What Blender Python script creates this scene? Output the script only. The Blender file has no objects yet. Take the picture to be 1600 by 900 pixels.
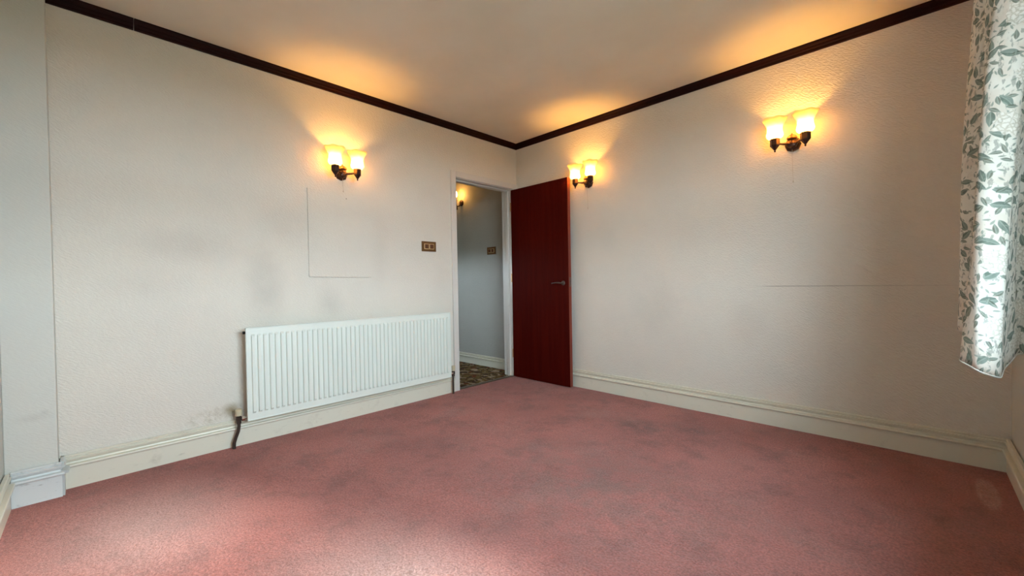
import bpy, bmesh, math, random
from mathutils import Vector, Matrix
random.seed(7)
PI = math.pi
scene = bpy.context.scene
C = scene.collection

# ------------------------------------------------------------------ camera
def make_camera():
    yaw, pitch, roll = math.radians(44.487), math.radians(-0.717), math.radians(-1.005)
    fw = Vector((-math.sin(yaw)*math.cos(pitch), math.cos(yaw)*math.cos(pitch), math.sin(pitch)))
    r = fw.cross(Vector((0, 0, 1))).normalized()
    u = r.cross(fw)
    c, s = math.cos(roll), math.sin(roll)
    r2 = r*c + u*s
    u2 = u*c - r*s
    cam = bpy.data.cameras.new('camera')
    cam.sensor_width = 36.0
    cam.lens = 36.0*644.74/1600.0
    cam.clip_start = 0.02
    o = bpy.data.objects.new('camera', cam)
    m = Matrix((r2, u2, -fw)).transposed().to_4x4()
    m.translation = Vector((3.078, -3.23, 1.0))
    o.matrix_world = m
    C.objects.link(o)
    scene.camera = o
make_camera()

# ------------------------------------------------------------------ world, sun, exposure
SKY_STRENGTH = 17.5
SUN_STRENGTH = 5.6
BULB = 330.0
w = bpy.data.worlds.new('overcast_sky')
scene.world = w
w.use_nodes = True
bg = w.node_tree.nodes['Background']
bg.inputs[0].default_value = (0.77, 0.945, 1.09, 1)
bg.inputs[1].default_value = SKY_STRENGTH

sun = bpy.data.lights.new('hazy_sun', 'SUN')
sun.energy = SUN_STRENGTH
sun.angle = math.radians(9)
sun.color = (1.0, 0.95, 0.9)
so = bpy.data.objects.new('hazy_sun', sun)
sd = Vector((-1, -0.47, -0.70))
so.rotation_euler = sd.to_track_quat('-Z', 'Y').to_euler()
so.location = (8, 2, 5)
C.objects.link(so)
# daylight portal filling the window opening (guides sky sampling, gives no light of its own)
po = bpy.data.lights.new('window_portal', 'AREA')
po.shape = 'RECTANGLE'; po.size = 1.45; po.size_y = 1.38
po.cycles.is_portal = True
pob = bpy.data.objects.new('window_portal', po)
pob.location = (3.60, -2.175, 1.49)
pob.rotation_euler = Vector((-1, 0, 0)).to_track_quat('-Z', 'Z').to_euler()
C.objects.link(pob)

vs = scene.view_settings
vs.view_transform = 'Standard'
vs.look = 'None'
vs.gamma = 1.0
vs.use_curve_mapping = False
vs.exposure = 0.76

# ------------------------------------------------------------------ node helpers
class NT:
    def __init__(self, name):
        self.m = bpy.data.materials.new(name)
        self.m.use_nodes = True
        self.t = self.m.node_tree
        self.t.nodes.clear()
        self.out = self.t.nodes.new('ShaderNodeOutputMaterial')
    def n(self, kind, **kw):
        x = self.t.nodes.new('ShaderNode'+kind)
        for k, v in kw.items():
            setattr(x, k, v)
        return x
    def put(self, sock, v):
        if isinstance(v, bpy.types.NodeSocket):
            self.t.links.new(v, sock)
        elif v is not None:
            if hasattr(sock.default_value, '__len__') and not hasattr(v, '__len__'):
                sock.default_value = [v]*len(sock.default_value)
            elif hasattr(sock.default_value, '__len__') and len(sock.default_value) == 4 and len(v) == 3:
                sock.default_value = (*v, 1)
            else:
                sock.default_value = v
    def math(self, op, a, b=None, c=None, clamp=False):
        x = self.n('Math', operation=op, use_clamp=clamp)
        self.put(x.inputs[0], a)
        if b is not None: self.put(x.inputs[1], b)
        if c is not None: self.put(x.inputs[2], c)
        return x.outputs[0]
    def vmath(self, op, a, b=None):
        x = self.n('VectorMath', operation=op)
        self.put(x.inputs[0], a)
        if b is not None: self.put(x.inputs[1], b)
        return x.outputs['Value'] if op in ('LENGTH', 'DOT_PRODUCT', 'DISTANCE') else x.outputs[0]
    def noise(self, vec, scale, detail=3, rough=0.55, out='Fac'):
        x = self.n('TexNoise')
        self.put(x.inputs['Vector'], vec)
        x.inputs['Scale'].default_value = scale
        x.inputs['Detail'].default_value = detail
        x.inputs['Roughness'].default_value = rough
        return x.outputs[out]
    def ramp(self, fac, lo, hi, a=0.0, b=1.0, smooth=True):
        x = self.n('MapRange', interpolation_type='SMOOTHSTEP' if smooth else 'LINEAR')
        self.put(x.inputs[0], fac)
        x.inputs[1].default_value = lo; x.inputs[2].default_value = hi
        x.inputs[3].default_value = a; x.inputs[4].default_value = b
        return x.outputs[0]
    def mix(self, fac, a, b, mode='MIX'):
        x = self.n('Mix', data_type='RGBA', blend_type=mode)
        self.put(x.inputs['Factor'], fac)
        self.put(x.inputs[6], a); self.put(x.inputs[7], b)
        return x.outputs[2]
    def mapping(self, vec, scale=(1, 1, 1), rot=(0, 0, 0), loc=(0, 0, 0)):
        x = self.n('Mapping')
        self.put(x.inputs[0], vec)
        x.inputs['Location'].default_value = loc
        x.inputs['Rotation'].default_value = rot
        x.inputs['Scale'].default_value = scale
        return x.outputs[0]
    def pos(self):
        return self.n('NewGeometry').outputs['Position']
    def obj(self):
        return self.n('TexCoord').outputs['Object']
    def blob(self, pos, centre, radii):
        d = self.vmath('SUBTRACT', pos, centre)
        d = self.vmath('MULTIPLY', d, tuple(1/r for r in radii))
        l = self.vmath('LENGTH', d)
        return self.ramp(l, 0.0, 1.0, 1.0, 0.0)
    def bump(self, h, strength=0.3, dist=0.01, normal=None):
        x = self.n('Bump')
        x.inputs['Strength'].default_value = strength
        x.inputs['Distance'].default_value = dist
        self.put(x.inputs['Height'], h)
        if normal is not None: self.put(x.inputs['Normal'], normal)
        return x.outputs[0]
    def bsdf(self, color, rough=0.6, metal=0.0, normal=None, spec=0.5, **kw):
        x = self.n('BsdfPrincipled')
        self.put(x.inputs['Base Color'], color)
        self.put(x.inputs['Roughness'], rough)
        self.put(x.inputs['Metallic'], metal)
        x.inputs['Specular IOR Level'].default_value = spec
        if normal is not None: self.put(x.inputs['Normal'], normal)
        for k, v in kw.items():
            self.put(x.inputs[k.replace('_', ' ')], v)
        return x.outputs[0]
    def done(self, sh):
        self.t.links.new(sh, self.out.inputs[0])
        return self.m

# ------------------------------------------------------------------ materials
def wallpaper(name, diag, stains, base=(0.735, 0.68, 0.595), extra=None, emb=0.45):
    """embossed off-white paper; stains = [(centre, radii, strength)] soft dirt marks"""
    t = NT(name)
    P = t.pos()
    big = t.noise(P, 1.3, 4)
    mid = t.noise(P, 6.0, 4)
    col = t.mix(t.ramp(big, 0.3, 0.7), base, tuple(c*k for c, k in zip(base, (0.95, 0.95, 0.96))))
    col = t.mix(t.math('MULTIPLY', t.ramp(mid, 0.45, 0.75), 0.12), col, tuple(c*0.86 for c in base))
    for cen, rad, st, tint in stains:
        f = t.math('MULTIPLY', t.blob(P, cen, rad), st)
        f = t.math('MULTIPLY', f, t.ramp(t.noise(P, 5.0, 4), 0.25, 0.7, 0.45, 1.0))
        col = t.mix(f, col, tint)
    if extra: col = extra(t, P, col)
    # embossed dashes
    e1 = t.noise(t.mapping(t.mapping(P, (1, 1, 1), diag[1]), diag[0]), 1.0, 2, 0.5)
    e2 = t.noise(P, 70, 2, 0.6)
    h = t.math('ADD', t.math('MULTIPLY', t.ramp(e1, 0.35, 0.65), 1.0), t.math('MULTIPLY', e2, 0.5))
    return t.done(t.bsdf(col, 0.82, normal=t.bump(h, emb, 0.004), spec=0.25))

GREY = (0.42, 0.39, 0.35)
DARK = (0.25, 0.2, 0.15)
def left_extra(t, P, col):
    # brown mildew just above the skirting by the radiator valve
    m = t.blob(P, (0, -2.70, 0.215), (0.3, 0.26, 0.075))
    s = t.ramp(t.noise(P, 26, 5, 0.65), 0.40, 0.70)
    col = t.mix(t.math('MULTIPLY', t.math('MULTIPLY', m, s), 0.55), col, (0.30, 0.22, 0.11))
    m2 = t.blob(P, (0, -2.63, 0.235), (0.3, 0.07, 0.06))
    return t.mix(t.math('MULTIPLY', m2, 0.75), col, (0.24, 0.17, 0.07))
def right_extra(t, P, col):
    # thin horizontal scuff where furniture rubbed
    sx = t.n('SeparateXYZ'); t.put(sx.inputs[0], P)
    z = t.math('ADD', sx.outputs[2], t.math('MULTIPLY', t.noise(P, 3.0, 2), 0.006))
    d = t.math('ABSOLUTE', t.math('SUBTRACT', z, 0.949))
    line = t.ramp(d, 0.0008, 0.004, 1.0, 0.0)
    span = t.math('MULTIPLY', t.ramp(sx.outputs[0], 2.27, 2.40), t.ramp(sx.outputs[0], 2.45, 3.3, 1.0, 0.12))
    return t.mix(t.math('MULTIPLY', t.math('MULTIPLY', line, span), 0.55), col, (0.16, 0.12, 0.09))

M = {}
DL = ((1, 44, 150), (math.radians(32), 0, 0))
DR = ((44, 1, 150), (0, math.radians(-32), 0))
M['wall_left'] = wallpaper('embossed_paper_by_radiator', DL, [
    ((0, -2.42, 1.0), (0.3, 0.17, 0.38), 0.42, GREY), ((0, -2.02, 0.86), (0.3, 0.16, 0.2), 0.34, GREY),
    ((0, -2.75, 1.25), (0.3, 0.5, 0.16), 0.28, GREY), ((0, -2.28, 1.42), (0.3, 0.3, 0.3), 0.22, GREY),
    ((0, -3.0, 1.02), (0.3, 0.3, 0.12), 0.15, GREY), ((0, -1.6, 1.25), (0.3, 0.12, 0.4), 0.18, GREY),
    ((0, -1.0, 1.0), (0.3, 0.2, 0.3), 0.12, GREY)], extra=left_extra)
M['wall_right'] = wallpaper('embossed_paper_by_window', DR, [
    ((1.55, 0, 0.78), (0.28, 0.3, 0.35), 0.2, GREY), ((2.2, 0, 0.7), (0.2, 0.3, 0.3), 0.18, GREY),
    ((1.9, 0, 1.35), (0.4, 0.3, 0.2), 0.14, GREY), ((1.1, 0, 1.4), (0.15, 0.3, 0.2), 0.15, GREY),
    ((2.95, 0, 1.3), (0.15, 0.3, 0.9), 0.15, GREY)], extra=right_extra)
M['wall_plain'] = wallpaper('painted_embossed_paper', DL, [
    ((0.09, -3.44, 0.40), (0.2, 0.1, 0.03), 0.3, GREY), ((0.09, -3.40, 0.42), (0.2, 0.02, 0.02), 0.4, GREY)],
    base=(0.64, 0.62, 0.555), emb=0.16)
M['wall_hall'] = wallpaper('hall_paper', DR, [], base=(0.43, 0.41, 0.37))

def ceiling_mat():
    t = NT('aged_ceiling_paper')
    P = t.pos()
    base = (0.77, 0.72, 0.62)
    col = t.mix(t.ramp(t.noise(P, 1.6, 4), 0.3, 0.72), base, (0.71, 0.655, 0.55))
    return t.done(t.bsdf(col, 0.85, normal=t.bump(t.noise(P, 90, 3), 0.2, 0.003), spec=0.2))
M['ceiling'] = ceiling_mat()

def gloss_paint(name, base, dirt=0.25, dirtcol=(0.33, 0.27, 0.2), rough=0.38):
    t = NT(name)
    P = t.pos()
    d = t.math('MULTIPLY', t.ramp(t.noise(P, 9, 6, 0.7), 0.56, 0.75), dirt)
    col = t.mix(d, base, dirtcol)
    d2 = t.math('MULTIPLY', t.ramp(t.noise(t.mapping(P, (1, 1, 5)), 14, 5, 0.7), 0.6, 0.72), dirt*1.3)
    col = t.mix(d2, col, dirtcol)
    return t.done(t.bsdf(col, rough, normal=t.bump(t.noise(P, 30, 3), 0.08, 0.003)))
M['skirting'] = gloss_paint('cream_gloss_skirting', (0.71, 0.665, 0.55))
M['plinth'] = gloss_paint('scuffed_gloss_plinth', (0.66, 0.67, 0.65), 0.5, (0.25, 0.25, 0.24))
M['frame'] = gloss_paint('white_gloss_frame', (0.66, 0.62, 0.57), 0.12)
M['radiator'] = gloss_paint('radiator_enamel', (0.73, 0.755, 0.69), 0.05, (0.5, 0.45, 0.3), 0.3)
M['valve_cap'] = gloss_paint('ivory_plastic', (0.55, 0.47, 0.32), 0.3)
M['window_frame'] = gloss_paint('white_window_paint', (0.7, 0.7, 0.68), 0.1)

def metal(name, col, rough, metallic=1.0, var=0.3):
    t = NT(name)
    P = t.obj()
    c = t.mix(t.math('MULTIPLY', t.ramp(t.noise(P, 60, 4), 0.35, 0.7), var), col, tuple(x*0.4 for x in col))
    return t.done(t.bsdf(c, rough, metallic))
M['chrome'] = metal('chrome', (0.8, 0.8, 0.8), 0.15)
M['pipe'] = metal('tarnished_copper_pipe', (0.07, 0.05, 0.04), 0.5, 0.6)
M['bronze'] = metal('dark_bronze', (0.055, 0.028, 0.02), 0.38, 0.7)
M['brass'] = metal('worn_brass', (0.55, 0.30, 0.14), 0.3)
M['handle'] = metal('aged_silver', (0.20, 0.17, 0.15), 0.3)
M['iron'] = metal('black_iron', (0.02, 0.018, 0.015), 0.5, 0.8)
M['gap'] = metal('dark_gap', (0.02, 0.018, 0.015), 0.9, 0.0)

def wood(name, c1, c2, rough, axis_scale, spec=0.5):
    t = NT(name)
    P = t.obj()
    g = t.noise(t.mapping(P, axis_scale), 1.0, 5, 0.6)
    g2 = t.noise(t.mapping(P, tuple(a*6 for a in axis_scale)), 1.0, 3, 0.6)
    f = t.ramp(t.math('ADD', t.math('MULTIPLY', g, 0.7), t.math('MULTIPLY', g2, 0.3)), 0.35, 0.65)
    return t.done(t.bsdf(t.mix(f, c1, c2), rough, normal=t.bump(g2, 0.05, 0.002), spec=spec))
M['mahogany'] = wood('sapele_veneer', (0.046, 0.0012, 0.0004), (0.066, 0.0030, 0.0010), 0.6, (28, 28, 1.2), 0.06)
M['door_edge'] = wood('sapele_lipping', (0.17, 0.022, 0.009), (0.22, 0.035, 0.014), 0.42, (40, 40, 1.5))
M['rail_x'] = wood('dark_stained_moulding_x', (0.0075, 0.0006, 0.0006), (0.020, 0.0022, 0.0020), 0.5, (1.2, 40, 40), 0.12)
M['rail_y'] = wood('dark_stained_moulding_y', (0.0075, 0.0006, 0.0006), (0.020, 0.0022, 0.0020), 0.5, (40, 1.2, 40), 0.12)
M['switch_plate'] = wood('bronze_switch_plate', (0.12, 0.052, 0.014), (0.17, 0.08, 0.026), 0.5, (10, 10, 60), 0.2)
M['switch_line'] = metal('brass_outline', (0.62, 0.42, 0.22), 0.4, 0.5, 0.15)
M['rocker'] = metal('brown_rocker', (0.11, 0.034, 0.007), 0.5, 0.0, 0.2)
M['cord'] = gloss_paint('cotton_cord', (0.5, 0.42, 0.32), 0.2)
M['threshold'] = metal('threshold_strip', (0.16, 0.12, 0.08), 0.5, 0.6)

def carpet_mat():
    t = NT('pink_wool_carpet')
    P = t.pos()
    base = (0.50, 0.152, 0.122)
    col = t.mix(t.ramp(t.noise(P, 1.4, 5, 0.6), 0.3, 0.7), base, (0.39, 0.108, 0.084))
    # trodden blotches
    b1 = t.ramp(t.noise(P, 4.5, 7, 0.75), 0.47, 0.66)
    col = t.mix(t.math('MULTIPLY', b1, 0.62), col, (0.235, 0.068, 0.053))
    b2 = t.ramp(t.noise(t.mapping(P, (1, 1, 1), loc=(5, 3, 0)), 2.6, 5, 0.65), 0.5, 0.75)
    col = t.mix(t.math('MULTIPLY', b2, 0.5), col, (0.40, 0.18, 0.15))
    # grubby trafficked middle
    m = t.blob(P, (1.95, -1.55, 0), (1.0, 0.8, 1))
    col = t.mix(t.math('MULTIPLY', t.math('MULTIPLY', m, t.ramp(t.noise(P, 7, 6, 0.75), 0.38, 0.62)), 0.7), col, (0.27, 0.125, 0.10))
    for cen, rad, st in (((1.72, -0.62, 0), (0.36, 0.24, 1), 0.95), ((2.0, -0.45, 0), (0.2, 0.14, 1), 0.9),
                         ((1.35, -0.75, 0), (0.14, 0.1, 1), 0.5), ((1.2, -0.5, 0), (0.1, 0.08, 1), 0.45),
                         ((0.95, -1.7, 0), (0.3, 0.18, 1), 0.5), ((0.55, -1.5, 0), (0.1, 0.4, 1), 0.5),
                         ((1.1, -2.1, 0), (0.2, 0.1, 1), 0.4)):
        f = t.math('MULTIPLY', t.blob(P, cen, rad), t.ramp(t.noise(P, 12, 6, 0.75), 0.36, 0.56))
        col = t.mix(t.math('MULTIPLY', f, st), col, (0.215, 0.07, 0.056))
    for cen, rad, st in (((1.95, -2.6, 0), (0.8, 0.55, 1), 0.75), ((0.75, -3.1, 0), (0.7, 0.5, 1), 0.5)):   # sunlit patches painted into the carpet colour as paler blobs
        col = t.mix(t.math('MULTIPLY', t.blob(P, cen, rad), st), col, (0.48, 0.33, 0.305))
    # pale rubbed strip by the window wall
    s = t.math('MULTIPLY', t.ramp(t.blob(P, (3.305, -0.38, 0), (0.05, 0.26, 1)), 0.0, 0.35), t.ramp(t.noise(P, 25, 4), 0.3, 0.55, 0.4, 1.0))
    col = t.mix(t.math('MULTIPLY', s, 0.75), col, (0.60, 0.30, 0.24))
    # pile
    fine = t.noise(P, 330, 3, 0.75)
    fine2 = t.noise(P, 120, 4, 0.75)
    col = t.mix(t.ramp(fine2, 0.3, 0.72), t.mix(1.0, col, (0.60, 0.54, 0.52), 'MULTIPLY'), t.mix(1.0, col, (1.26, 1.34, 1.34), 'MULTIPLY'))
    h = t.math('ADD', t.math('MULTIPLY', fine, 0.4), t.math('ADD', fine2, t.math('MULTIPLY', t.noise(P, 22, 4, 0.7), 1.2)))
    return t.done(t.bsdf(col, 0.95, normal=t.bump(h, 0.9, 0.009), spec=0.1, Sheen_Weight=0.25, Sheen_Roughness=0.5))
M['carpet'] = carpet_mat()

def hall_carpet():
    t = NT('patterned_hall_carpet')
    P = t.pos()
    wp = t.vmath('ADD', P, t.vmath('MULTIPLY', t.noise(P, 6, 3, out='Color'), (0.22, 0.22, 0)))
    a = t.noise(t.mapping(wp, (14, 9, 1), (0, 0, 0.6)), 1.0, 2)
    b = t.noise(t.mapping(wp, (10, 16, 1), (0, 0, -0.5), (3, 1, 0)), 1.0, 2)
    col = t.mix(t.ramp(a, 0.46, 0.52), (0.055, 0.032, 0.018), (0.15, 0.10, 0.035))
    col = t.mix(t.ramp(b, 0.53, 0.58), col, (0.33, 0.25, 0.17))
    col = t.mix(t.ramp(t.noise(wp, 11, 2), 0.58, 0.63), col, (0.14, 0.04, 0.015))
    return t.done(t.bsdf(col, 0.95, normal=t.bump(t.noise(P, 200, 3), 0.5, 0.004), spec=0.1))
M['hall_carpet'] = hall_carpet()

def curtain_mat():
    t = NT('floral_chintz')
    uvn = t.n('UVMap'); uvn.uv_map = 'UVMap'
    UV = t.vmath('MULTIPLY', uvn.outputs[0], (1, 1, 0))
    warp = t.vmath('MULTIPLY', t.vmath('SUBTRACT', t.noise(UV, 14, 2, out='Color'), (0.5, 0.5, 0.5)), (0.012, 0.012, 0))
    UVw = t.vmath('ADD', UV, warp)
    base = (0.80, 0.78, 0.71)
    col = t.mix(t.ramp(t.noise(UV, 9, 3), 0.45, 0.65), base, (0.72, 0.66, 0.58))
    # faint trailing sprigs
    sp = t.noise(t.mapping(UVw, (60, 26, 1), (0, 0, 0.5)), 1.0, 3, 0.65)
    col = t.mix(t.math('MULTIPLY', t.ramp(sp, 0.54, 0.62), 0.65), col, (0.27, 0.28, 0.24))
    def cells(scale, off):
        v = t.n('TexVoronoi', voronoi_dimensions='2D', feature='F1')
        q = t.mapping(UVw, (1, 1, 1), loc=(off, off*0.7, 0))
        t.put(v.inputs['Vector'], q)
        v.inputs['Scale'].default_value = scale
        v.inputs['Randomness'].default_value = 0.85
        loc = t.vmath('SUBTRACT', q, v.outputs['Position'])
        rs = t.n('SeparateColor'); t.put(rs.inputs[0], v.outputs['Color'])
        return loc, rs
    def leaves(scale, off, L, W, c1, c2, keep):
        nonlocal col
        loc, rs = cells(scale, off)
        rot = t.n('VectorRotate', rotation_type='Z_AXIS')
        t.put(rot.inputs['Vector'], loc)
        t.put(rot.inputs['Angle'], t.math('MULTIPLY', rs.outputs[0], 6.283))
        s = t.n('SeparateXYZ'); t.put(s.inputs[0], rot.outputs[0])
        x = t.math('DIVIDE', s.outputs[0], L)
        prof = t.math('SUBTRACT', 1.0, t.math('MULTIPLY', x, x))
        prof = t.math('MULTIPLY', prof, t.math('ADD', 1.0, t.math('MULTIPLY', x, 0.35)))
        edge = t.math('SUBTRACT', t.math('MULTIPLY', prof, W), t.math('ABSOLUTE', s.outputs[1]))
        mask = t.ramp(edge, 0.0, 0.0022)
        mask = t.math('MULTIPLY', mask, t.ramp(rs.outputs[1], keep, keep+0.02))
        vein = t.ramp(t.math('ABSOLUTE', s.outputs[1]), 0.0006, 0.0022, 1.0, 0.0)
        c = t.mix(t.ramp(t.noise(UV, 45, 3), 0.35, 0.65), c1, c2)
        c = t.mix(t.math('MULTIPLY', vein, 0.6), c, (0.36, 0.42, 0.36))
        # lighter one side of the midrib
        c = t.mix(t.math('MULTIPLY', t.ramp(s.outputs[1], -0.002, 0.004), 0.35), c, (0.27, 0.34, 0.30))
        col = t.mix(t.math('MULTIPLY', mask, 0.88), col, c)
    leaves(17, 0.0, 0.026, 0.0115, (0.075, 0.125, 0.10), (0.14, 0.20, 0.165), 0.12)
    leaves(25, 3.3, 0.018, 0.0065, (0.10, 0.115, 0.085), (0.17, 0.19, 0.145), 0.15)
    leaves(38, 6.1, 0.0105, 0.0036, (0.16, 0.19, 0.15), (0.26, 0.29, 0.24), 0.1)
    # blooms
    loc, rs = cells(6.2, 8.1)
    r = t.vmath('LENGTH', loc)
    g = t.n('SeparateXYZ'); t.put(g.inputs[0], loc)
    ang = t.math('ARCTAN2', g.outputs[1], g.outputs[0])
    scal = t.math('ADD', 0.037, t.math('MULTIPLY', t.math('SINE', t.math('MULTIPLY', ang, 9.0)), 0.0035))
    mask = t.ramp(t.math('SUBTRACT', scal, r), 0.0, 0.003)
    mask = t.math('MULTIPLY', mask, t.ramp(rs.outputs[0], 0.35, 0.37))
    pv = t.n('TexVoronoi', voronoi_dimensions='2D', feature='DISTANCE_TO_EDGE')
    t.put(pv.inputs['Vector'], t.vmath('ADD', UVw, t.vmath('MULTIPLY', t.noise(UV, 60, 2, out='Color'), (0.02, 0.02, 0))))
    pv.inputs['Scale'].default_value = 85
    pet = t.mix(t.ramp(pv.outputs['Distance'], 0.0, 0.28), (0.60, 0.56, 0.47), (0.86, 0.83, 0.77))
    mask = t.math('MULTIPLY', mask, 0.85)
    col = t.mix(mask, col, pet)
    d = t.bsdf(col, 0.75, normal=t.bump(t.noise(UV, 500, 2), 0.1, 0.001), spec=0.2)
    tr = t.n('BsdfTranslucent'); t.put(tr.inputs[0], col)
    mx = t.n('MixShader'); mx.inputs[0].default_value = 0.05
    t.t.links.new(d, mx.inputs[1]); t.t.links.new(tr.outputs[0], mx.inputs[2])
    return t.done(mx.outputs[0])
M['curtain'] = curtain_mat()

def lining_mat():
    t = NT('curtain_hem')
    return t.done(t.bsdf(t.mix(t.ramp(t.noise(t.obj(), 40, 3), 0.4, 0.6), (0.6, 0.58, 0.53), (0.54, 0.52, 0.47)), 0.8))
M['hem'] = lining_mat()

def shade_mat():
    t = NT('frosted_amber_glass')
    P = t.obj()
    c = t.mix(t.ramp(t.noise(P, 25, 4), 0.35, 0.65), (0.93, 0.83, 0.62), (0.97, 0.88, 0.70))
    tr = t.n('BsdfTranslucent'); t.put(tr.inputs[0], c)
    tp = t.n('BsdfTransparent'); t.put(tp.inputs[0], (1.0, 0.9, 0.7))
    gl = t.bsdf(c, 0.25)
    m1 = t.n('MixShader'); m1.inputs[0].default_value = 0.25
    t.t.links.new(tr.outputs[0], m1.inputs[1]); t.t.links.new(tp.outputs[0], m1.inputs[2])
    m2 = t.n('MixShader'); m2.inputs[0].default_value = 0.10
    t.t.links.new(m1.outputs[0], m2.inputs[1]); t.t.links.new(gl, m2.inputs[2])
    return t.done(m2.outputs[0])
M['shade'] = shade_mat()

def bulb_mat(strength):
    t = NT('glowing_bulb')
    e = t.n('Emission')
    e.inputs[0].default_value = (1.0, 0.49, 0.10, 1)
    e.inputs[1].default_value = strength
    return t.done(e.outputs[0])
M['bulb'] = bulb_mat(BULB)
M['hall_bulb'] = bulb_mat(BULB*0.2)

def glass_mat():
    t = NT('window_glass')
    tp = t.n('BsdfTransparent'); tp.inputs[0].default_value = (0.95, 0.97, 0.96, 1)
    gl = t.n('BsdfGlossy'); gl.inputs['Roughness'].default_value = 0.02
    m = t.n('MixShader'); m.inputs[0].default_value = 0.06
    t.t.links.new(tp.outputs[0], m.inputs[1]); t.t.links.new(gl.outputs[0], m.inputs[2])
    return t.done(m.outputs[0])
M['glass'] = glass_mat()

def ground_mat():
    t = NT('outdoor_ground')
    P = t.pos()
    c = t.mix(t.ramp(t.noise(P, 1.5, 6), 0.35, 0.65), (0.055, 0.07, 0.03), (0.09, 0.09, 0.06))
    return t.done(t.bsdf(c, 0.95))
M['ground'] = ground_mat()

# ------------------------------------------------------------------ mesh helpers
def box(bm, x0, x1, y0, y1, z0, z1):
    v = [bm.verts.new(p) for p in ((x0, y0, z0), (x1, y0, z0), (x1, y1, z0), (x0, y1, z0),
                                   (x0, y0, z1), (x1, y0, z1), (x1, y1, z1), (x0, y1, z1))]
    for f in ((3, 2, 1, 0), (4, 5, 6, 7), (0, 1, 5, 4), (1, 2, 6, 5), (2, 3, 7, 6), (3, 0, 4, 7)):
        bm.faces.new([v[i] for i in f])
    return v

def lathe(bm, prof, seg=24, centre=(0, 0, 0), axis='Z', closed=False):
    """prof: [(r, h)]; revolve round the axis through centre"""
    rings = []
    for r, h in prof:
        ring = []
        for i in range(seg):
            a = 2*PI*i/seg
            c, s = r*math.cos(a), r*math.sin(a)
            p = {'Z': (c, s, h), 'Y': (c, h, s), 'X': (h, c, s)}[axis]
            ring.append(bm.verts.new((p[0]+centre[0], p[1]+centre[1], p[2]+centre[2])))
        rings.append(ring)
    n = len(rings)
    for k in range(n if closed else n-1):
        a, b = rings[k], rings[(k+1) % n]
        for i in range(seg):
            j = (i+1) % seg
            bm.faces.new((a[i], a[j], b[j], b[i]))
    if not closed:
        bm.faces.new(rings[0][::-1]); bm.faces.new(rings[-1])
    return rings

def tube(bm, pts, rad, seg=10):
    pts = [Vector(p) for p in pts]
    rads = rad if isinstance(rad, (list, tuple)) else [rad]*len(pts)
    rings = []
    ref = Vector((0, 0, 1))
    for i, p in enumerate(pts):
        d = (pts[min(i+1, len(pts)-1)]-pts[max(i-1, 0)]).normalized()
        if abs(d.dot(ref)) > 0.95: ref = Vector((1, 0, 0)) if abs(d.x) < 0.9 else Vector((0, 1, 0))
        a = d.cross(ref).normalized(); b = d.cross(a).normalized()
        rings.append([bm.verts.new(p+(a*math.cos(2*PI*k/seg)+b*math.sin(2*PI*k/seg))*rads[i]) for k in range(seg)])
    for q, r in zip(rings, rings[1:]):
        for k in range(seg):
            j = (k+1) % seg
            bm.faces.new((q[k], q[j], r[j], r[k]))
    bm.faces.new(rings[0][::-1]); bm.faces.new(rings[-1])

def extrude_profile(bm, prof, a, b, along, origin=(0, 0, 0), mit0=0, mit1=0):
    """prof [(out, up)] polygon; run along +X (out = -Y) for 'x', or along Y (out = +X) for 'y' etc.
    mit0/mit1: mitre factor, length change per unit of out."""
    rows = []
    for t, m in ((a, mit0), (b, mit1)):
        row = []
        for o, u in prof:
            tt = t+m*o
            p = {'x-': (tt, -o, u), 'x+': (tt, o, u), 'y+': (o, tt, u), 'y-': (-o, tt, u)}[along]
            row.append(bm.verts.new((p[0]+origin[0], p[1]+origin[1], p[2]+origin[2])))
        rows.append(row)
    n = len(prof)
    for i in range(n):
        j = (i+1) % n
        bm.faces.new((rows[0][i], rows[0][j], rows[1][j], rows[1][i]))
    bm.faces.new(rows[0][::-1]); bm.faces.new(rows[1])

def obj(name, bm, mat, parent=None, smooth=False, bevel=0.0, seg=2, angle=35):
    bmesh.ops.recalc_face_normals(bm, faces=bm.faces[:])
    me = bpy.data.meshes.new(name)
    bm.to_mesh(me); bm.free()
    me.materials.append(M[mat] if isinstance(mat, str) else mat)
    o = bpy.data.objects.new(name, me)
    C.objects.link(o)
    if parent is not None: o.parent = parent
    if bevel:
        b = o.modifiers.new('bevel', 'BEVEL'); b.width = bevel; b.segments = seg; b.limit_method = 'ANGLE'
    if smooth:
        me.polygons.foreach_set('use_smooth', [True]*len(me.polygons))
        try: me.set_sharp_from_angle(angle=math.radians(angle))
        except Exception: pass
    return o

def tag(o, label, cat, group=None, kind=None):
    o['label'] = label; o['category'] = cat
    if group: o['group'] = group
    if kind: o['kind'] = kind
    return o

def empty(name, loc=(0, 0, 0), rotz=0):
    o = bpy.data.objects.new(name, None)
    o.location = loc; o.rotation_euler = (0, 0, rotz); o.empty_display_size = 0.1
    C.objects.link(o)
    return o

def B(*boxes):
    bm = bmesh.new()
    for b in boxes: box(bm, *b)
    return bm

def struct(name, bm, mat, label, cat, parent=None, **kw):
    o = obj(name, bm, mat, parent, **kw)
    if parent is None: tag(o, label, cat, kind='structure')
    return o

# ------------------------------------------------------------------ dimensions
W, D, H = 3.415, 3.53, 2.483           # room: x 0..W, y -D..0
DY0, DY1, DZ = -0.828, -0.085, 1.99     # clear door opening
WY0, WY1, WZ0, WZ1 = -2.90, -1.45, 0.80, 2.18   # window opening

# ------------------------------------------------------------------ shell
struct('ceiling', B((-0.13, W+0.3, -D-0.15, 0.15, H, H+0.12)), 'ceiling', 'yellowed paper ceiling with warm lamp glow', 'ceiling')

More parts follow.
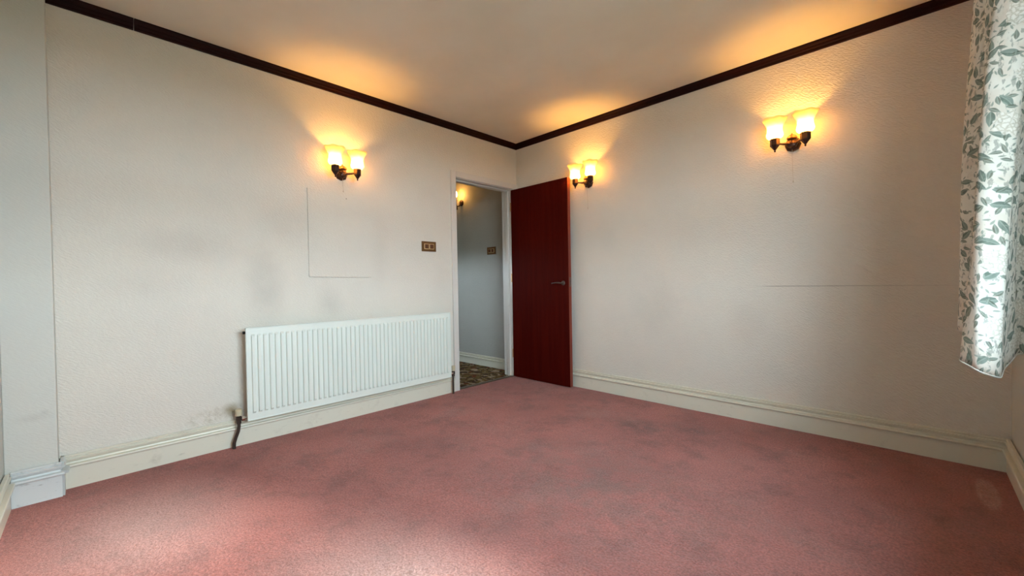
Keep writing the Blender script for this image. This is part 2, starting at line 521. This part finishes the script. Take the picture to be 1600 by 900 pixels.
# carpeted floor, gently uneven with two rucks
bm = bmesh.new()
NX, NY = 170, 176
grid = []
def floor_h(x, y):
    h = 0.0015*math.sin(3.1*x+1.7*y)+0.001*math.sin(7*x-5*y)
    for (ax, ay), (bx, by), wd, ht in (((2.06, -1.97), (2.26, -1.90), 0.012, 0.009), ((1.30, -2.42), (1.44, -2.36), 0.012, 0.007),
                                       ((1.75, -2.42), (1.9, -2.52), 0.012, 0.006), ((2.75, -1.6), (3.0, -1.45), 0.012, 0.006)):
        dx, dy = bx-ax, by-ay
        t = max(0, min(1, ((x-ax)*dx+(y-ay)*dy)/(dx*dx+dy*dy)))
        d = math.hypot(x-ax-t*dx, y-ay-t*dy)
        h += ht*math.exp(-(d/wd)**2)*(0.6+0.4*math.sin(60*x))
    return h
for i in range(NX+1):
    x = -0.02+(W+0.02)*i/NX
    grid.append([bm.verts.new((x, -D+D*j/NY, floor_h(x, -D+D*j/NY))) for j in range(NY+1)])
for i in range(NX):
    for j in range(NY):
        bm.faces.new((grid[i][j], grid[i+1][j], grid[i+1][j+1], grid[i][j+1]))
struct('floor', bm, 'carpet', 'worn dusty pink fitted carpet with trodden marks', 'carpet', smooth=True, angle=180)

wl = struct('wall_left', B((-0.13, 0, -D, DY0-0.03, -0.05, H), (-0.13, 0, DY0-0.03, DY1+0.03, DZ+0.03, H), (-0.13, 0, DY1+0.03, 0.1, -0.05, H)),
            'wall_left', 'off white embossed wallpaper wall behind the radiator', 'wall')
struct('wall_right', B((0.0, W+0.3, 0, 0.15, -0.05, H)), 'wall_right', 'off white embossed wall with two lamps beside the open door', 'wall')
struct('wall_back', B((-0.13, W+0.3, -D-0.15, -D, -0.05, H)), 'wall_plain', 'plain papered wall at the far left edge of the view', 'wall')
struct('wall_front', B((W, W+0.28, -D, WY0, -0.05, H), (W, W+0.28, WY1, 0, -0.05, H),
                       (W, W+0.28, WY0, WY1, -0.05, WZ0), (W, W+0.28, WY0, WY1, WZ1, H)),
       'wall_plain', 'papered window wall behind the floral curtain', 'wall')
PX, PY = 0.09, -3.362
struct('wall_pilaster', B((0.0, PX, -D, PY, 0.0, H)), 'wall_plain', 'shallow painted pilaster at the left edge of the long wall', 'wall', bevel=0.004)

# raised papered board on the left wall (child of the wall)
bm = B((-0.004, 0.009, -2.150, -1.686, 1.07, 1.70))
obj('board_patch', bm, 'wall_left', wl, bevel=0.003)
bm = bmesh.new()
tube(bm, [(0.006, -2.148, 1.072), (0.008, -1.92, 1.068), (0.006, -1.688, 1.067)], 0.006, 8)
obj('patch_lip', bm, 'wall_left', wl, smooth=True)

# ------------------------------------------------------------------ skirting boards
SK = [(0.004, 0.0), (0.020, 0.0), (0.020, 0.104), (0.022, 0.107), (0.033, 0.109), (0.036, 0.115), (0.033, 0.121), (0.013, 0.123), (0.011, 0.131),
      (0.017, 0.136), (0.024, 0.146), (0.025, 0.152), (0.017, 0.154), (0.018, 0.158), (0.021, 0.163), (0.017, 0.168), (0.0055, 0.168), (0.004, 0.150)]
def skirting(name, label, along, a, b, origin, mit0=0, mit1=0, mat='skirting', prof=SK):
    bm = bmesh.new()
    extrude_profile(bm, prof, a, b, along, origin, mit0, mit1)
    return struct(name, bm, mat, label, 'skirting board')
skirting('baseboard_left', 'cream moulded skirting board running below the white radiator', 'y+', PY, DY0-0.062, (0, 0, 0))
skirting('baseboard_right', 'cream moulded skirting board along the wall with two lamps', 'x-', 0.0, W, (0, 0, 0), 0, -1)
skirting('baseboard_front', 'cream moulded skirting board below the floral curtain', 'y-', -D, 0.0, (W, 0, 0), 1, -1)
skirting('baseboard_back', 'cream skirting board along the wall at the far left edge', 'x+', PX+0.03, W, (0, -D, 0), 0, -1)
bm = bmesh.new()
extrude_profile(bm, SK, -D+0.02, PY, 'y+', (PX, 0, 0), 0, 0.6)
extrude_profile(bm, SK, 0.0, PX, 'x+', (0, PY, 0), 0, 0.6)
struct('baseboard_pilaster', bm, 'plinth', 'scuffed white plinth at the foot of the pilaster', 'skirting board')

# ------------------------------------------------------------------ dark ceiling moulding
CR = [(0, -0.056), (0.008, -0.056), (0.011, -0.050), (0.011, -0.042), (0.017, -0.034), (0.019, -0.024), (0.026, -0.016), (0.029, -0.008), (0.029, 0.0), (0, 0.0)]
def crown(name, label, along, runs, origin, mat, mits):
    root = empty(name, origin)
    tag(root, label, 'moulding', kind='structure')
    for (a, b), (m0, m1) in zip(runs, mits):
        bm = bmesh.new()
        extrude_profile(bm, CR, a, b, along, (0, 0, 0), m0, m1)
        obj('moulding_length', bm, mat, root)
    return root
crown('trim_1', 'dark red brown ceiling moulding above the radiator wall', 'y+', [(PY, -3.040), (-3.0365, 0.0)], (0, 0, H), 'rail_y', [(0, 0), (0, -1)])
crown('trim_2', 'dark red brown ceiling moulding above the door and two lamps', 'x-', [(0.0, W)], (0, 0, H), 'rail_x', [(1, -1)])
crown('trim_3', 'dark red brown ceiling moulding over the window', 'y-', [(-D, 0.0)], (W, 0, H), 'rail_y', [(1, -1)])

# ------------------------------------------------------------------ door frame
fr = empty('trim_4', (0, DY0, 0))
tag(fr, 'white gloss door frame around the open doorway', 'door frame', kind='structure')
def fpart(name, bm, mat='frame', bevel=0.003):
    o = obj(name, bm, mat, fr, bevel=bevel)
    o.matrix_parent_inverse = Matrix.Translation((0, -DY0, 0))
    return o
fpart('architrave', B((-0.002, 0.017, DY0-0.060, DY0-0.004, 0.0, DZ+0.062)))
fpart('architrave', B((-0.002, 0.017, DY0-0.004, 0.0, DZ+0.006, DZ+0.062)))
fpart('architrave', B((-0.002, 0.017, DY1+0.006, 0.0, 0.0, DZ+0.006)))
fpart('lining', B((-0.145, 0.004, DY0-0.03, DY0, 0.0, DZ)))
fpart('lining', B((-0.145, 0.004, DY1, DY1+0.03, 0.0, DZ)))
fpart('lining', B((-0.145, 0.004, DY0-0.03, DY1+0.03, DZ, DZ+0.028)))
fpart('door_stop', B((-0.085, -0.045, DY0, DY0+0.013, 0.0, DZ)))
fpart('door_stop', B((-0.085, -0.045, DY1-0.013, DY1, 0.0, DZ)))
fpart('door_stop', B((-0.085, -0.045, DY0, DY1, DZ-0.013, DZ)))
fpart('threshold_bar', B((-0.055, -0.005, DY0, DY1, 0.0, 0.007)), 'threshold')

# ------------------------------------------------------------------ open door
DW = 0.742
door = empty('door_1', (0.006, -0.098, 0.008), 0)
tag(door, 'plain dark mahogany flush door standing open against the wall', 'door', kind='structure')
leaf = obj('door_leaf', B((0.0, DW, 0.0, 0.038, 0.0, DZ-0.018)), 'mahogany', door, bevel=0.0015)
obj('lipping', B((DW-0.004, DW+0.002, 0.0004, 0.0376, 0.001, DZ-0.019)), 'door_edge', leaf)
obj('latch_plate', B((DW, DW+0.0035, 0.008, 0.030, 0.945, 1.035)), 'handle', leaf)
def handle(side):
    s = -1 if side == 0 else 1
    y0 = 0.0 if side == 0 else 0.038
    bm = bmesh.new()
    lathe(bm, [(0.0215, y0), (0.0215, y0+s*0.004), (0.018, y0+s*0.008), (0.010, y0+s*0.010)], 28, (0.678, 0, 0.982), 'Y')
    h = obj('handle_rose', bm, 'handle', leaf, smooth=True)
    bm = bmesh.new()
    if side == 0:
        tube(bm, [(0.678, y0, 0.982), (0.678, y0-0.035, 0.982), (0.672, y0-0.044, 0.983), (0.655, y0-0.047, 0.985), (0.62, y0-0.046, 0.986), (0.585, y0-0.044, 0.982), (0.570, y0-0.042, 0.979)],
             [0.008, 0.007, 0.007, 0.0065, 0.005, 0.0048, 0.0062], 12)
    else:
        tube(bm, [(0.678, y0, 0.982), (0.678, y0+0.018, 0.982), (0.66, y0+0.022, 0.982), (0.58, y0+0.022, 0.981)], [0.009, 0.008, 0.008, 0.0065], 12)
    obj('lever', bm, 'handle', leaf, smooth=True)
handle(0); handle(1)
for z in (0.2, 1.0, 1.75):
    bm = bmesh.new()
    lathe(bm, [(0.006, z), (0.006, z+0.09)], 10, (-0.003, 0.0, 0))
    obj('hinge', bm, 'brass', door, smooth=True)

# ------------------------------------------------------------------ hall beyond the doorway
HY = 0.105
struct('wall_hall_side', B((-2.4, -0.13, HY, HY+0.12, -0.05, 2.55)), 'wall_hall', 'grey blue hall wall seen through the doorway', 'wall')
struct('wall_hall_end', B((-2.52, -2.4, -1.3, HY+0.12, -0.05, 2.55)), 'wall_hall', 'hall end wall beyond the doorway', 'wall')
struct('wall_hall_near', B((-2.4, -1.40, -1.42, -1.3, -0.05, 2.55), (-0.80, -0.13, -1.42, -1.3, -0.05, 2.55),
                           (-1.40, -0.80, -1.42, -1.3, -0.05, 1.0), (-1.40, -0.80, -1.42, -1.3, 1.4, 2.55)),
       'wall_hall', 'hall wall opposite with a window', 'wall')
struct('ceiling_hall', B((-2.52, -0.13, -1.42, HY+0.12, 2.45, 2.57)), 'ceiling', 'hall ceiling beyond the doorway', 'ceiling')
struct('floor_hall', B((-2.52, -0.02, -1.42, HY+0.12, -0.05, -0.002)), 'hall_carpet', 'brown and gold patterned hall carpet through the doorway', 'carpet')
HS = [(o, u*0.74) for o, u in SK]
skirting('baseboard_hall', 'white skirting board along the hall wall through the doorway', 'x-', -2.4, -0.145, (0, HY, -0.002), prof=HS)

# ------------------------------------------------------------------ windows
def window(name, label, y0, y1, z0, z1, x, cols, transom):
    root = empty(name, (x, (y0+y1)/2, z0))
    tag(root, label, 'window', kind='structure')
    inv = Matrix.Translation((-x, -(y0+y1)/2, -z0))
    def part(n, bm, m, par=root, **k):
        o = obj(n, bm, m, par, **k)
        if par is root: o.matrix_parent_inverse = inv
        return o
    f = 0.06
    part('window_frame', B((x, x+0.07, y0, y0+f, z0, z1), (x, x+0.07, y1-f, y1, z0, z1),
                           (x, x+0.07, y0+f, y1-f, z0, z0+f), (x, x+0.07, y0+f, y1-f, z1-f, z1)), 'window_frame', bevel=0.004)
    part('transom', B((x, x+0.065, y0+f, y1-f, transom-0.05, transom+0.05)), 'window_frame', bevel=0.004)
    wd = (y1-y0-2*f)/cols
    for c in range(cols):
        a = y0+f+c*wd; b = a+wd
        if c: part('mullion', B((x+0.002, x+0.063, a-0.025, a+0.025, z0+f, z1-f)), 'window_frame', bevel=0.004)
        for (p, q) in ((z0+f, transom-0.05), (transom+0.05, z1-f)):
            part('pane', B((x+0.03, x+0.036, a+0.001, b-0.001, p, q)), 'glass')
    part('window_sill', B((W-0.03, x, y0-0.03, y1+0.03, z0-0.03, z0)), 'window_frame', bevel=0.006)
window('window_1', 'white framed window behind the floral curtain', WY0, WY1, WZ0, WZ1, W+0.12, 2, 1.48)
hw = empty('window_2', (-1.10, -1.36, 1.0))
tag(hw, 'hall window out of sight beside the doorway', 'window', kind='structure')
for n, bx, m in (('window_frame', [(-0.3, -0.25, -0.03, 0.03, 0, 0.4), (0.25, 0.3, -0.03, 0.03, 0, 0.4), (-0.25, 0.25, -0.03, 0.03, 0, 0.05), (-0.25, 0.25, -0.03, 0.03, 0.35, 0.4)], 'window_frame'),
                 ('pane', [(-0.25, 0.25, -0.003, 0.003, 0.05, 0.35)], 'glass')):
    obj(n, B(*bx), m, hw)

bm = bmesh.new()
box(bm, -40, 60, -50, 50, -0.75, -0.6)
struct('ground', bm, 'ground', 'dull garden ground outside the window', 'ground')

# ------------------------------------------------------------------ radiator
RY0, RY1, RZ0, RZ1 = -2.566, -0.992, 0.166, 0.746
rad = empty('radiator', (0.06, (RY0+RY1)/2, RZ0))
tag(rad, 'long white ribbed panel radiator below the patched wall', 'radiator')
L, HH = RY1-RY0, RZ1-RZ0
NR = 46
bm = bmesh.new()
# front sheet: pressed channels between margin rows
def rib_profile():
    pts = [(-L/2, 0.0)]
    m = 0.021
    pitch = (L-2*m)/NR
    for k in range(NR):
        y = -L/2+m+k*pitch
        a = pitch
        for fy, fx in ((0.17, 0.0), (0.28, 1), (0.72, 1), (0.83, 0.0)):
            pts.append((y+a*fy, fx))
    pts.append((L/2, 0.0))
    return pts
rp = rib_profile()
rowsz = [(0.0, 0), (0.044, 0), (0.056, 1), (HH-0.052, 1), (HH-0.040, 0), (HH, 0)]
XF = 0.040
verts = []
for z, k in rowsz:
    verts.append([bm.verts.new((XF+(0.0115*fx*k if k else 0), y, z)) for y, fx in rp])
for a, b in zip(verts, verts[1:]):
    for i in range(len(rp)-1):
        bm.faces.new((a[i], a[i+1], b[i+1], b[i]))
# back and edges
bk = [[bm.verts.new((XF-0.016, y, z)) for y in (-L/2, L/2)] for z in (0, HH)]
bm.faces.new((bk[0][0], bk[0][1], bk[1][1], bk[1][0]))
bm.faces.new(verts[0]+[bk[0][1], bk[0][0]])
bm.faces.new(verts[-1]+[bk[1][1], bk[1][0]])
bm.faces.new([r[0] for r in verts]+[bk[1][0], bk[0][0]])
bm.faces.new([r[-1] for r in verts]+[bk[1][1], bk[0][1]])
panel = obj('panel', bm, 'radiator', rad)
bm = bmesh.new()
for z in (-0.001, HH-0.006):
    box(bm, XF-0.012, XF+0.0035, -L/2, L/2, z, z+0.007)
box(bm, XF-0.012, XF+0.0035, -L/2-0.001, -L/2+0.006, 0.0, HH)
box(bm, XF-0.012, XF+0.0035, L/2-0.006, L/2+0.001, 0.0, HH)
obj('rolled_edge', bm, 'radiator', panel, bevel=0.0015)
for y in (-L/2+0.25, L/2-0.25):
    obj('wall_bracket', B((-0.058, XF-0.014, y-0.02, y+0.02, 0.05, HH-0.06)), 'radiator', rad)
bm = bmesh.new()
lathe(bm, [(0.009, -L/2-0.014), (0.009, -L/2+0.004)], 8, (XF-0.012, 0, HH-0.028), 'Y')
obj('bleed_plug', bm, 'iron', rad, smooth=True)
def valve(yc, zc, side, pts, prad, long_cap):
    bm = bmesh.new()
    lathe(bm, [(0.0135, zc-0.03), (0.0135, zc-0.012), (0.0165, zc-0.010), (0.0165, zc+0.012), (0.0125, zc+0.014), (0.0125, zc+0.022)], 6, (0.002, yc, 0))
    v = obj('valve_body', bm, 'pipe' , rad)
    bm = bmesh.new()
    t0 = zc+0.020
    hgt = 0.046 if long_cap else 0.040
    lathe(bm, [(0.0185, t0), (0.0195, t0+0.004), (0.0195, t0+hgt-0.003), (0.016, t0+hgt)], 12, (0.002, yc, 0))
    obj('valve_cap', bm, 'valve_cap', v, smooth=True)
    bm = bmesh.new()
    ya, yb = (yc+0.010, yc+0.046) if side > 0 else (yc-0.046, yc-0.010)
    lathe(bm, [(0.009, ya), (0.0155, ya+0.003), (0.0155, ya+0.018), (0.008, ya+0.018), (0.008, yb)], 6, (0.012, 0, zc), 'Y')
    obj('union_nut', bm, 'chrome', v)
    bm = bmesh.new()
    tube(bm, pts, prad, 12)
    obj('feed_pipe', bm, 'pipe', rad, smooth=True)
yc = -L/2-0.040
valve(yc, 0.018, 1, [(0.002, yc, 0.0), (0.002, yc, -0.03), (0.0, yc-0.004, -0.06), (-0.004, yc-0.018, -0.10), (-0.006, yc-0.026, -0.13), (-0.006, yc-0.027, -0.166)], 0.0095, False)
yc = L/2+0.050
valve(yc, 0.024, -1, [(0.002, yc, 0.01), (0.0, yc, -0.05), (0.0, yc, -0.166)], 0.0085, True)

# ------------------------------------------------------------------ wall lamps (local: wall is the plane y=0, lamp towards -y)
SHADE_OUT = [(0.030, 0.0), (0.037, 0.004), (0.046, 0.013), (0.0495, 0.025), (0.0465, 0.039), (0.0425, 0.055), (0.0430, 0.072),
             (0.0485, 0.090), (0.0575, 0.106), (0.0665, 0.118), (0.0715, 0.126)]
SHADE_PROF = SHADE_OUT+[(r-0.0028, h) for r, h in reversed(SHADE_OUT)]
def make_shade(seg=36):
    bm = bmesh.new()
    rings = lathe(bm, SHADE_PROF, seg, closed=True)
    # gently fluted, wavy rim
    n = len(SHADE_OUT)
    for k, ring in enumerate(rings):
        lev = k if k < n else 2*n-1-k
        f = (lev/(n-1))**3
        for i, v in enumerate(ring):
            a = 2*PI*i/seg
            s = 1+0.028*f*math.cos(6*a)
            v.co.x *= s; v.co.y *= s; v.co.z += 0.003*f*math.cos(6*a)
    return bm
HOLD = [(0.006, -0.043), (0.012, -0.034), (0.0275, -0.014), (0.0285, -0.010), (0.0285, 0.022), (0.031, 0.024), (0.031, 0.028), (0.02, 0.028)]
def wall_lamp(label, loc, rotz, cord=0.2):
    root = empty('wall_lamp', loc, rotz)
    tag(root, label, 'wall lamp', 'matching twin wall lamps')
    bm = bmesh.new()
    lathe(bm, [(0.046, 0.0), (0.046, -0.010), (0.041, -0.020), (0.032, -0.026), (0.030, -0.044), (0.024, -0.052), (0.01, -0.056)], 8, (0, 0, 0), 'Y')
    obj('backplate', bm, 'bronze', root)
    bm = bmesh.new()
    lathe(bm, [(0.010, 0.018), (0.012, 0.026), (0.027, 0.030), (0.030, 0.036), (0.027, 0.046), (0.018, 0.054), (0.007, 0.058)], 20, (0, -0.036, 0))
    boss = obj('boss', bm, 'brass', root, smooth=True)
    bm = bmesh.new()
    lathe(bm, [(0.003, 0.056), (0.006, 0.060), (0.006, 0.064), (0.002, 0.068)], 12, (0, -0.036, 0))
    obj('boss_finial', bm, 'brass', boss, smooth=True)
    for s in (-1, 1):
        cx, cy, cz = s*0.082, -0.100, 0.006
        bm = bmesh.new()
        tube(bm, [(s*0.008, -0.040, 0.002), (s*0.030, -0.058, 0.0), (s*0.055, -0.080, 0.002), (s*0.070, -0.091, 0.005), (cx, cy, cz)],
             [0.011, 0.0085, 0.0065, 0.009, 0.010], 10)
        obj('arm', bm, 'bronze', root, smooth=True)
        bm = bmesh.new()
        lathe(bm, HOLD, 6, (0, 0, 0))
        h = obj('lamp_holder', bm, 'bronze', root)
        h.location = (cx, cy, cz)
        bm = bmesh.new()
        lathe(bm, [(0.002, -0.056), (0.0055, -0.052), (0.0055, -0.046), (0.003, -0.044), (0.003, -0.040)], 10)
        obj('finial', bm, 'bronze', h, smooth=True)
        sh = obj('glass_shade', make_shade(), 'shade', root, smooth=True, angle=60)
        sh.location = (cx, cy, cz+0.029)
        bm = bmesh.new()
        lathe(bm, [(0.006, 0.014), (0.013, 0.024), (0.017, 0.036), (0.0165, 0.049), (0.011, 0.062), (0.003, 0.070)], 14)
        obj('bulb', bm, 'bulb', sh, smooth=True)
    bm = bmesh.new()
    tube(bm, [(0.0, -0.03, -0.035), (0.001, -0.03, -0.035-cord*0.5), (0.0035, -0.028, -0.035-cord)], 0.0011, 6)
    c = obj('pull_cord', bm, 'cord', root)
    bm = bmesh.new()
    lathe(bm, [(0.001, -0.050-cord), (0.0032, -0.048-cord), (0.0032, -0.040-cord), (0.001, -0.033-cord)], 8, (0.0035, -0.028, 0))
    obj('cord_toggle', bm, 'cord', c, smooth=True)
    return root
wall_lamp('twin bronze wall lamp with frosted glass shades above the radiator', (0, -1.905, 1.832), PI/2, 0.085)
wall_lamp('twin bronze wall lamp with lit shades beside the open mahogany door', (0.923, 0, 1.905), 0, 0.19)
wall_lamp('twin bronze wall lamp with lit shades nearest the floral curtain', (2.503, 0, 1.868), 0, 0.20)

# single candle lamp in the hall
hl = empty('hall_lamp', (-1.075, HY, 2.03))
tag(hl, 'candle style hall lamp glimpsed through the top of the doorway', 'wall lamp')
bm = bmesh.new()
lathe(bm, [(0.040, 0.0), (0.040, -0.008), (0.030, -0.018), (0.012, -0.026)], 12, (0, 0, 0), 'Y')
obj('backplate', bm, 'bronze', hl, smooth=True)
bm = bmesh.new()
tube(bm, [(0, -0.02, -0.01), (0, -0.045, -0.045), (0, -0.075, -0.05), (0, -0.09, -0.02), (0, -0.09, 0.012)], 0.008, 10)
obj('arm', bm, 'bronze', hl, smooth=True)
bm = bmesh.new()
lathe(bm, [(0.004, -0.095), (0.012, -0.085), (0.008, -0.07), (0.010, -0.055), (0.006, -0.045)], 12, (0, -0.075, 0))
obj('drop_finial', bm, 'bronze', hl, smooth=True)
bm = bmesh.new()
lathe(bm, [(0.010, 0.010), (0.022, 0.016), (0.022, 0.020), (0.012, 0.022), (0.012, 0.065)], 14, (0, -0.09, 0))
obj('candle_tube', bm, 'valve_cap', hl, smooth=True)
bm = bmesh.new()
lathe(bm, [(0.008, 0.062), (0.017, 0.078), (0.021, 0.095), (0.018, 0.112), (0.009, 0.130), (0.002, 0.140)], 16, (0, -0.09, 0))
obj('bulb', bm, 'hall_bulb', hl, smooth=True)

# ------------------------------------------------------------------ switches
def switch(label, loc, rotz, wd, ht):
    root = empty('light_switch', loc, rotz)
    tag(root, label, 'light switch', 'bronze double light switches')
    obj('plate', B((-wd/2, wd/2, -0.008, 0.0, -ht/2, ht/2)), 'switch_plate', root, bevel=0.002)
    for s in (-1, 1):
        cx = s*0.0265
        sz = 0.024
        f = obj('rocker_surround', B((cx-sz, cx+sz, -0.0105, -0.006, -sz, sz)), 'switch_line', root, bevel=0.001)
        obj('rocker', B((cx-sz+0.005, cx+sz-0.005, -0.0135, -0.009, -sz+0.005, sz-0.005)), 'rocker', f, bevel=0.0015)
switch('brown double light switch on the wall left of the doorway', (0, -1.138, 1.333), PI/2, 0.148, 0.088)
switch('dark double light switch on the hall wall through the doorway', (-0.525, HY, 1.385), 0, 0.146, 0.088)

# small black picture hook under the lamp
hk = empty('picture_hook', (0, -1.873, 1.664))
tag(hk, 'tiny black picture hook below the lamp over the radiator', 'hook')
obj('hook_plate', B((0, 0.003, -0.0055, 0.0055, -0.016, 0.016)), 'iron', hk, bevel=0.001)
bm = bmesh.new()
tube(bm, [(0.003, 0, 0.008), (0.006, 0, -0.006), (0.012, 0, -0.012), (0.013, 0, -0.005)], 0.002, 6)
obj('hook', bm, 'iron', hk, smooth=True)

# ------------------------------------------------------------------ floral curtain
def curtain():
    root = empty('curtain', (3.30, -1.0, 0.70))
    tag(root, 'cream floral curtain with green leaves gathered beside the window', 'curtain')
    inv = Matrix.Translation((-3.30, 1.0, -0.70))
    # plan control points (x, y) at the top and at the hem, from the wall side to the leading edge
    top = [(3.392, -0.70), (3.300, -0.74), (3.248, -0.80), (3.268, -0.86), (3.375, -0.90), (3.385, -0.94), (3.300, -0.97), (3.262, -1.02),
           (3.300, -1.06), (3.385, -1.04), (3.390, -1.01), (3.345, -1.08), (3.300, -1.13), (3.325, -1.17), (3.385, -1.17), (3.390, -1.12),
           (3.350, -1.20), (3.315, -1.26), (3.335, -1.29), (3.385, -1.29)]
    bot = [(3.375, -0.70), (3.265, -0.73), (3.194, -0.79), (3.212, -0.85), (3.340, -0.90), (3.360, -0.96), (3.262, -1.00), (3.222, -1.05),
           (3.280, -1.08), (3.345, -1.05), (3.320, -1.03), (3.225, -1.09), (3.182, -1.19), (3.205, -1.235), (3.245, -1.235), (3.266, -1.20),
           (3.290, -1.13), (3.310, -1.09), (3.350, -1.07), (3.385, -1.10)]
    hem = [0.785, 0.785, 0.783, 0.775, 0.760, 0.75, 0.75, 0.74, 0.74, 0.74, 0.73, 0.725, 0.714, 0.698, 0.680, 0.672, 0.70, 0.735, 0.73, 0.73]
    def cr(p, u):
        i = min(int(u), len(p)-2); f = u-i
        a, b, c, d = (p[max(0, min(len(p)-1, i+k))] for k in (-1, 0, 1, 2))
        def h(a, b, c, d): return 0.5*(2*b+(c-a)*f+(2*a-5*b+4*c-d)*f*f+(3*b-a-3*c+d)*f**3)
        return tuple(h(*q) for q in zip(a, b, c, d)) if isinstance(a, tuple) else h(a, b, c, d)
    NU, NV = 190, 70
    ZT = 2.36
    us = [u*(len(top)-1)/NU for u in range(NU+1)]
    # arc length measured near the hem for the pattern
    arc = [0.0]
    for a, b in zip(us, us[1:]):
        p, q = cr(bot, a), cr(bot, b)
        arc.append(arc[-1]+1.15*math.hypot(p[0]-q[0], p[1]-q[1]))
    def point(u, v):
        t, b, hz = cr(top, u), cr(bot, u), cr(hem, u)
        k = v**1.15
        z = hz+(ZT-hz)*v
        x = b[0]+(t[0]-b[0])*k
        y = b[1]+(t[1]-b[1])*k
        x += 0.004*math.sin(9*v+3.1*u)
        y += 0.004*math.sin(7*v+1.7*u)
        return (x, y, z)
    bm = bmesh.new()
    uvl = bm.loops.layers.uv.new('UVMap')
    g = []
    for j in range(NV+1):
        g.append([bm.verts.new(point(u, j/NV)) for u in us])
    for j in range(NV):
        for i in range(NU):
            f = bm.faces.new((g[j][i], g[j][i+1], g[j+1][i+1], g[j+1][i]))
            for lp, (ii, jj) in zip(f.loops, ((i, j), (i+1, j), (i+1, j+1), (i, j+1))):
                lp[uvl].uv = (arc[ii], 0.7+(ZT-0.72)*jj/NV)
    me = bpy.data.meshes.new('cloth')
    bm.to_mesh(me); bm.free()
    me.materials.append(M['curtain'])
    me.polygons.foreach_set('use_smooth', [True]*len(me.polygons))
    o = bpy.data.objects.new('cloth', me); C.objects.link(o)
    o.parent = root; o.matrix_parent_inverse = inv
    s = o.modifiers.new('thickness', 'SOLIDIFY'); s.thickness = 0.0016; s.offset = 0
    bm = bmesh.new()
    tube(bm, [point(u, 0.0) for u in us[::2]], 0.0028, 6)
    h = obj('hem', bm, 'hem', root, smooth=True); h.matrix_parent_inverse = inv
    bm = bmesh.new()
    tube(bm, [point(us[-1], j/20) for j in range(21)], 0.0025, 6)
    h = obj('leading_edge', bm, 'hem', root, smooth=True); h.matrix_parent_inverse = inv
    return root
curtain()
rail = empty('curtain_rail', (W, -2.1, 2.38))
tag(rail, 'white curtain rail above the window', 'curtain rail')
obj('track', B((-0.075, -0.055, -1.1, 1.45, -0.012, 0.014)), 'window_frame', rail, bevel=0.003)
for y in (-1.0, 0.0, 1.0):
    obj('bracket', B((-0.06, 0.0, y-0.012, y+0.012, -0.008, 0.010)), 'window_frame', rail)
